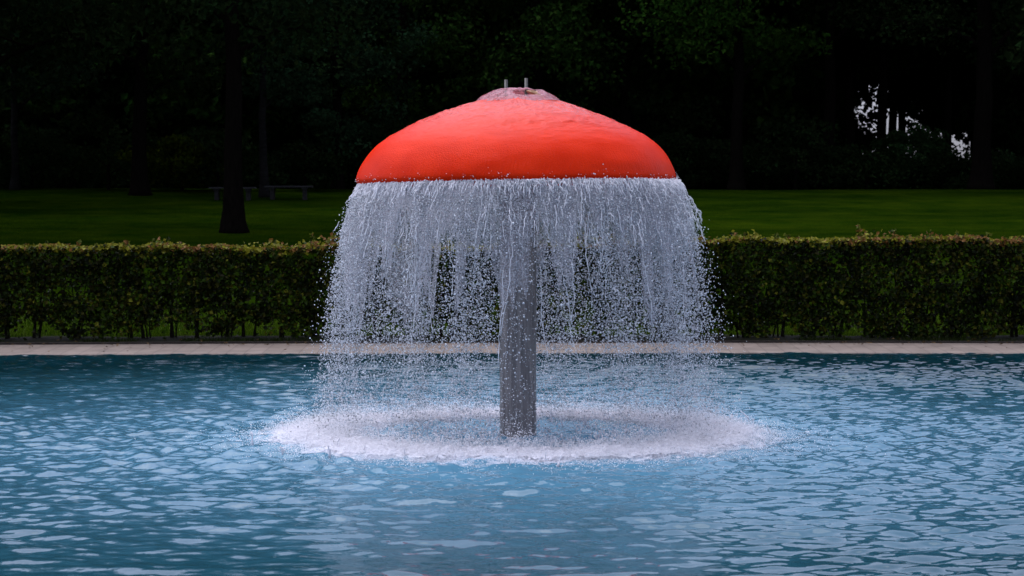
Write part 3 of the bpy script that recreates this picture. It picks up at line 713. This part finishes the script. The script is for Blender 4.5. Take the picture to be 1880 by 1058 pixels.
# ---- trees
def tree(name, px, d, label, H, cb, cw, tr, colr, n_leaf, lsize, group=None, bark=None, lean=0.0, seed=None, clusters=34, limbs=9, low=0.0, cat='tree'):
    """px: photo column of the trunk, d: distance; H height, cb crown bottom, cw crown half width, tr trunk radius"""
    x0 = wx(px, d); y0 = CY + d; z0 = tz(x0, y0) - 0.05
    t = empty(name, (x0, y0, z0), label, cat, group)
    T = Tubes(); m_ = 22; u = np.concatenate([[0, .012, .025, .045, .07], np.linspace(.1, 1, 17)])
    wig = np.cumsum(rng.normal(size=(m_, 2)) * 0.40 * (H / 14) * np.gradient(u)[:, None], axis=0); wig[0] = 0
    tp = np.stack([lean * u * H + wig[:, 0], wig[:, 1], u * H * 0.86], -1)
    T.add(tp, tr * np.interp(u, [0, .015, .04, 0.10, 0.3, 0.7, 1], [1.9, 1.6, 1.3, 1.08, .92, .5, .12]), 12, True)
    cl = []
    for k in range(limbs):
        h0 = (cb / H) * 0.8 + (0.8 - cb / H * 0.8) * (k + rng.random()) / limbs; h0 = min(max(h0, 0.12), 0.82)
        s0 = np.array([np.interp(h0, u * .86, tp[:, q]) for q in range(3)]); az = k * 2.4 + rng.random()
        ln_ = cw * (0.55 + 0.45 * rng.random()) * math.sin(math.pi * min(1, 0.28 + 0.72 * (h0 - cb / H * .8) / (1 - cb / H * .8)))
        m2 = 8; v = np.linspace(0, 1, m2)
        e = s0 + np.array([math.cos(az) * ln_, math.sin(az) * ln_, ln_ * (0.25 + .35 * rng.random())])
        p = s0 + (e - s0) * v[:, None]; p[:, 2] += 0.12 * ln_ * np.sin(v * 3.14); p += np.cumsum(rng.normal(size=(m2, 3)) * .03 * ln_ / 3, axis=0) * (v[:, None] > 0)
        rb = tr * np.interp(h0, [0, 1], [0.55, .18]); T.add(p, rb * np.linspace(1, .2, m2), 7, True)
        for q in (3, 5, 7): cl.append(p[q])
        for w_ in range(2):
            s1 = p[3 + 2 * w_]; e1 = s1 + np.array([rng.normal(), rng.normal(), .3 + .4 * rng.random()]) * ln_ * 0.3
            T.add(np.linspace(s1, e1, 4), rb * .35 * np.linspace(1, .3, 4), 5, False); cl.append(e1)
    link('trunk', T.mesh(name + '_trunk'), bark or M_bark, t)
    # crown: leaf clumps through an uneven volume
    zc = (H + cb) / 2; hz = (H - cb) / 2
    for k in range(clusters):
        q = rng.normal(size=3); q /= np.linalg.norm(q); rr_ = (0.35 + 0.65 * rng.random() ** 0.5)
        wv = 1.0 - 0.25 * max(q[2], 0)
        cl.append(np.array([q[0] * cw * rr_ * wv, q[1] * cw * rr_ * wv, zc + q[2] * hz * rr_]))
    cl = np.array(cl); nc = len(cl)
    cs = cw * (0.15 + 0.14 * rng.random(nc)); bright = 0.55 + 0.9 * rng.random(nc)
    idx = rng.integers(0, nc, n_leaf)
    o_ = rng.normal(size=(n_leaf, 3)); o_ /= np.linalg.norm(o_, axis=1)[:, None]; o_ *= (rng.random(n_leaf) ** 0.45)[:, None]
    P_ = cl[idx] + o_ * cs[idx][:, None] * np.array([1.25, 1.25, 0.75])
    P_[:, 2] = np.maximum(P_[:, 2], low + 0.15 * rng.random(n_leaf))
    c = np.array(colr) * bright[idx][:, None] * (0.6 + 0.8 * rng.random((n_leaf, 1))) 
    c[:, 0] *= 0.8 + 0.5 * rng.random(n_leaf)
    link('crown', leaf_mesh(name + '_crown', P_, lsize * (0.7 + 0.6 * rng.random(n_leaf)), o_ * 0.8 + np.array([0, -.2, .4]), c, 0.7), M_tree, t)
    return t

G = (0.011, 0.029, 0.005); GB = (0.009, 0.023, 0.010); GD = (0.0065, 0.0145, 0.0045); GL = (0.013, 0.037, 0.005)  # GL: leaf green brightened in the colour so its crown looks lit
tree('oak_tree', 430, 50.3, 'large dark tree with a flared trunk on the lawn left of the fountain', 15, 4.6, 5.2, 0.20, GD, 16000, 0.17, lean=-0.004, clusters=46)
tree('oak_tree', -120, 49, 'wide dark oak added past the left edge so its boughs shade the near lawn', 15, 5.2, 5.0, 0.25, GD, 12000, 0.2, clusters=60)  # added tree, trunk out of view, set here to darken the near lawn
tree('lime_tree', -50, 59, 'dark lime added past the left edge to shade the far left of the lawn', 15, 4.0, 5.0, 0.22, GD, 12000, 0.2, clusters=60)  # second added tree, placed to shade the left of the lawn
tree('lime_tree', 258, 64.3, 'dark upright tree at the far lawn edge left of the benches', 15, 3.4, 4.2, 0.20, GD, 9000, 0.2)
tree('birch_tree', 487, 64.0, 'slim tree with pale peeling bark standing between the two benches', 13, 3.2, 2.8, 0.11, GB, 8000, 0.17, bark=M_birch)
tree('ash_tree', 28, 66.5, 'thin pale trunked tree at the far left edge of the lawn', 13, 3.0, 3.3, 0.10, GB, 7000, 0.18, bark=M_birch)
tree('willow_tree', 620, 69, 'blue green drooping tree between the benches and the fountain cap', 10.5, 0.7, 2.6, 0.15, GB, 12000, 0.16, clusters=60, low=.4)
tree('elm_tree', 740, 73, 'broad dark tree rising left behind the red cap', 15, 2.0, 3.6, 0.2, G, 9000, 0.19, clusters=50)
tree('maple_tree', 985, 72, 'green maple rising directly behind the two vent pipes', 14, 1.6, 3.4, 0.2, G, 11000, 0.18, clusters=56)
tree('alder_tree', 1150, 75, 'shadowed tree right behind the fountain cap shoulder', 15, 1.5, 3.2, 0.2, GD, 8000, 0.19, clusters=44)
tree('chestnut_tree', 1352, 70, 'tree with layered foliage tinted lightest green as if lit right of the fountain', 15, 3.6, 3.9, 0.19, GL, 13000, 0.18, clusters=44)
tree('beech_tree', 1520, 74, 'dark spreading tree whose branches overhang the gap of sky', 15, 5.9, 3.6, 0.2, GD, 10000, 0.18, clusters=44)
tree('plane_tree', 1800, 69, 'thick trunked black tree near the right edge of the lawn', 16, 4.2, 4.2, 0.27, GD, 11000, 0.18, clusters=44)
# shrubs along the edge of the lawn
def shrub(px, d, w_, h_, c, label, nl=3500, group=None):
    tree('shrub', px, d, label, h_, h_ * 0.1, w_, 0.05, c, nl, 0.13, group=group, clusters=26, limbs=5, low=0.08, cat='shrub')
shrub(335, 67, 1.5, 1.6, (0.016, 0.026, 0.002), 'yellow green shrub left of the big flared tree trunk', 5000)
shrub(1675, 73, 1.4, 2.3, (0.010, 0.025, 0.008), 'rounded shrub standing below the gap of sky at right', 6000)
shrub(1858, 74, 1.2, 1.35, (0.009, 0.022, 0.008), 'low shrub at the right edge beside the thick black trunk', 4000)
ge = 'dark shrubs along the far edge of the lawn'
for px in (60, 130, 200, 560, 640, 720, 800, 900, 1010, 1120, 1230, 1290, 1400, 1460, 1530, 1590, 1760, -30, 1930, 400):
    d = 69 + 5 * rng.random() if px > 600 else 66.5 + 3 * rng.random()
    shrub(px, d, 1.3 + .5 * rng.random(), 1.3 + 1.3 * rng.random() if px < 1550 else 1.0, GD, 'dark rounded shrub in the black undergrowth along the far lawn edge', 2400, ge)
# back rows
gb = 'dense dark trees behind the lawn'
lab = 'near black tree packed among others at the back of the park'
rows = [(80, [-60, 70, 190, 310, 420, 540, 660, 770, 880, 990, 1100, 1200, 1300, 1420], 1.0),
        (101, [-60, 30, 120, 210, 300, 390, 480, 570, 660, 750, 840, 930, 1020, 1110, 1200, 1290, 1380], 0.9),
        (90, [-90, 20, 130, 250, 360, 480, 590, 710, 820, 930, 1040, 1150, 1250, 1360, 1470], 0.9)]
for d, pxs, k_ in rows:
    for px in pxs:
        tree('park_tree', px + 25 * rng.normal(), d + 2.5 * rng.normal(), lab, 15 + 3 * rng.random(), 0.3, 3.6 + .6 * rng.random(), 0.2, GD if rng.random() < .6 else G, 11000, 0.34, group=gb, clusters=110, limbs=9, low=.2)
gr = 'open crowned trees at the back right'
for px, d, cb in ((1440, 82, 1.5), (1490, 90, 1.5), (1800, 82, 2.0), (1900, 84, 2.6), (1400, 86, 1.0), (1655, 92, 5.6), (1635, 86, 6.0), (1810, 93, 2.0), (1880, 90, 2.6), (1560, 78, 4.7), (1530, 85, 4.2), (1740, 79, 4.2), (1790, 88, 3.2), (1715, 100, 5.4), (1620, 77, 6.3)):
    tree('park_tree', px, d, 'dark open crowned tree at the back right with sky specks between its leaves', 16, cb, 3.7, 0.17, GD, 20000, 0.30, group=gr, clusters=140, limbs=10)
for px in range(-40, 1960, 62):
    if 1590 < px < 1650: continue
    shrub(px + 12 * rng.normal(), 82 + 5 * rng.random(), 1.9, 2.6 + 1.0 * rng.random() if px < 1560 else 1.5 + .8 * rng.random(), GD, 'dark rounded shrub in the black undergrowth along the far lawn edge', 3600, ge)
for px in range(-40, 1960, 42):
    shrub(px + 8 * rng.normal(), 76.5 + 2 * rng.random(), 1.4, 0.85 + 0.3 * rng.random(), GD, 'dark rounded shrub in the black undergrowth along the far lawn edge', 3000, ge)
# trees on either side out of the frame close the park in
for px, d in ((-150, 70), (-200, 60), (-260, 76), (2030, 72), (2080, 62), (2160, 78)):
    tree('park_tree', px, d, lab, 16, 1.5, 4, 0.2, GD, 5000, 0.3, group=gb, clusters=44)

# ---- benches
def bench(px0, px1, ytop, d, label):
    xa, xb = wx(px0, d), wx(px1, d); zt = CZ + (408 - ytop) / F * d
    y0 = CY + d; xm = (xa + xb) / 2; z0 = tz(xm, y0) - .02
    t = empty('park_bench', (xm, y0, z0), label, 'bench', 'backless benches on the far lawn')
    hw = (xb - xa) / 2; hh = zt - z0
    vs = []; fs = []; n0 = 0
    for k in range(4):
        v, f = box_arrays(-hw, hw, -0.22 + k * .115, -0.22 + k * .115 + .10, hh - .045, hh + .002 * (k % 2)); vs.append(v); fs.append(f + n0); n0 += 8
    link('seat', np_mesh('bench_seat', np.concatenate(vs), np.concatenate(fs)), M_bench, t)
    for s_ in (-1, 1):
        xc = s_ * hw * 0.68
        v1, f1 = box_arrays(xc - .055, xc + .055, -.16, .18, 0, hh - .1); v2, f2 = box_arrays(xc - .075, xc + .075, -.2, .22, hh - .099, hh - .047)
        link('leg', np_mesh('bench_leg', np.concatenate([v1, v2]), np.concatenate([f1, f2 + 8])), M_benchleg, t)
bench(385, 470, 344, 62.5, 'grey backless bench partly hidden behind the big flared tree trunk')
bench(487, 574, 341.5, 63.0, 'grey backless bench right of the pale barked birch')
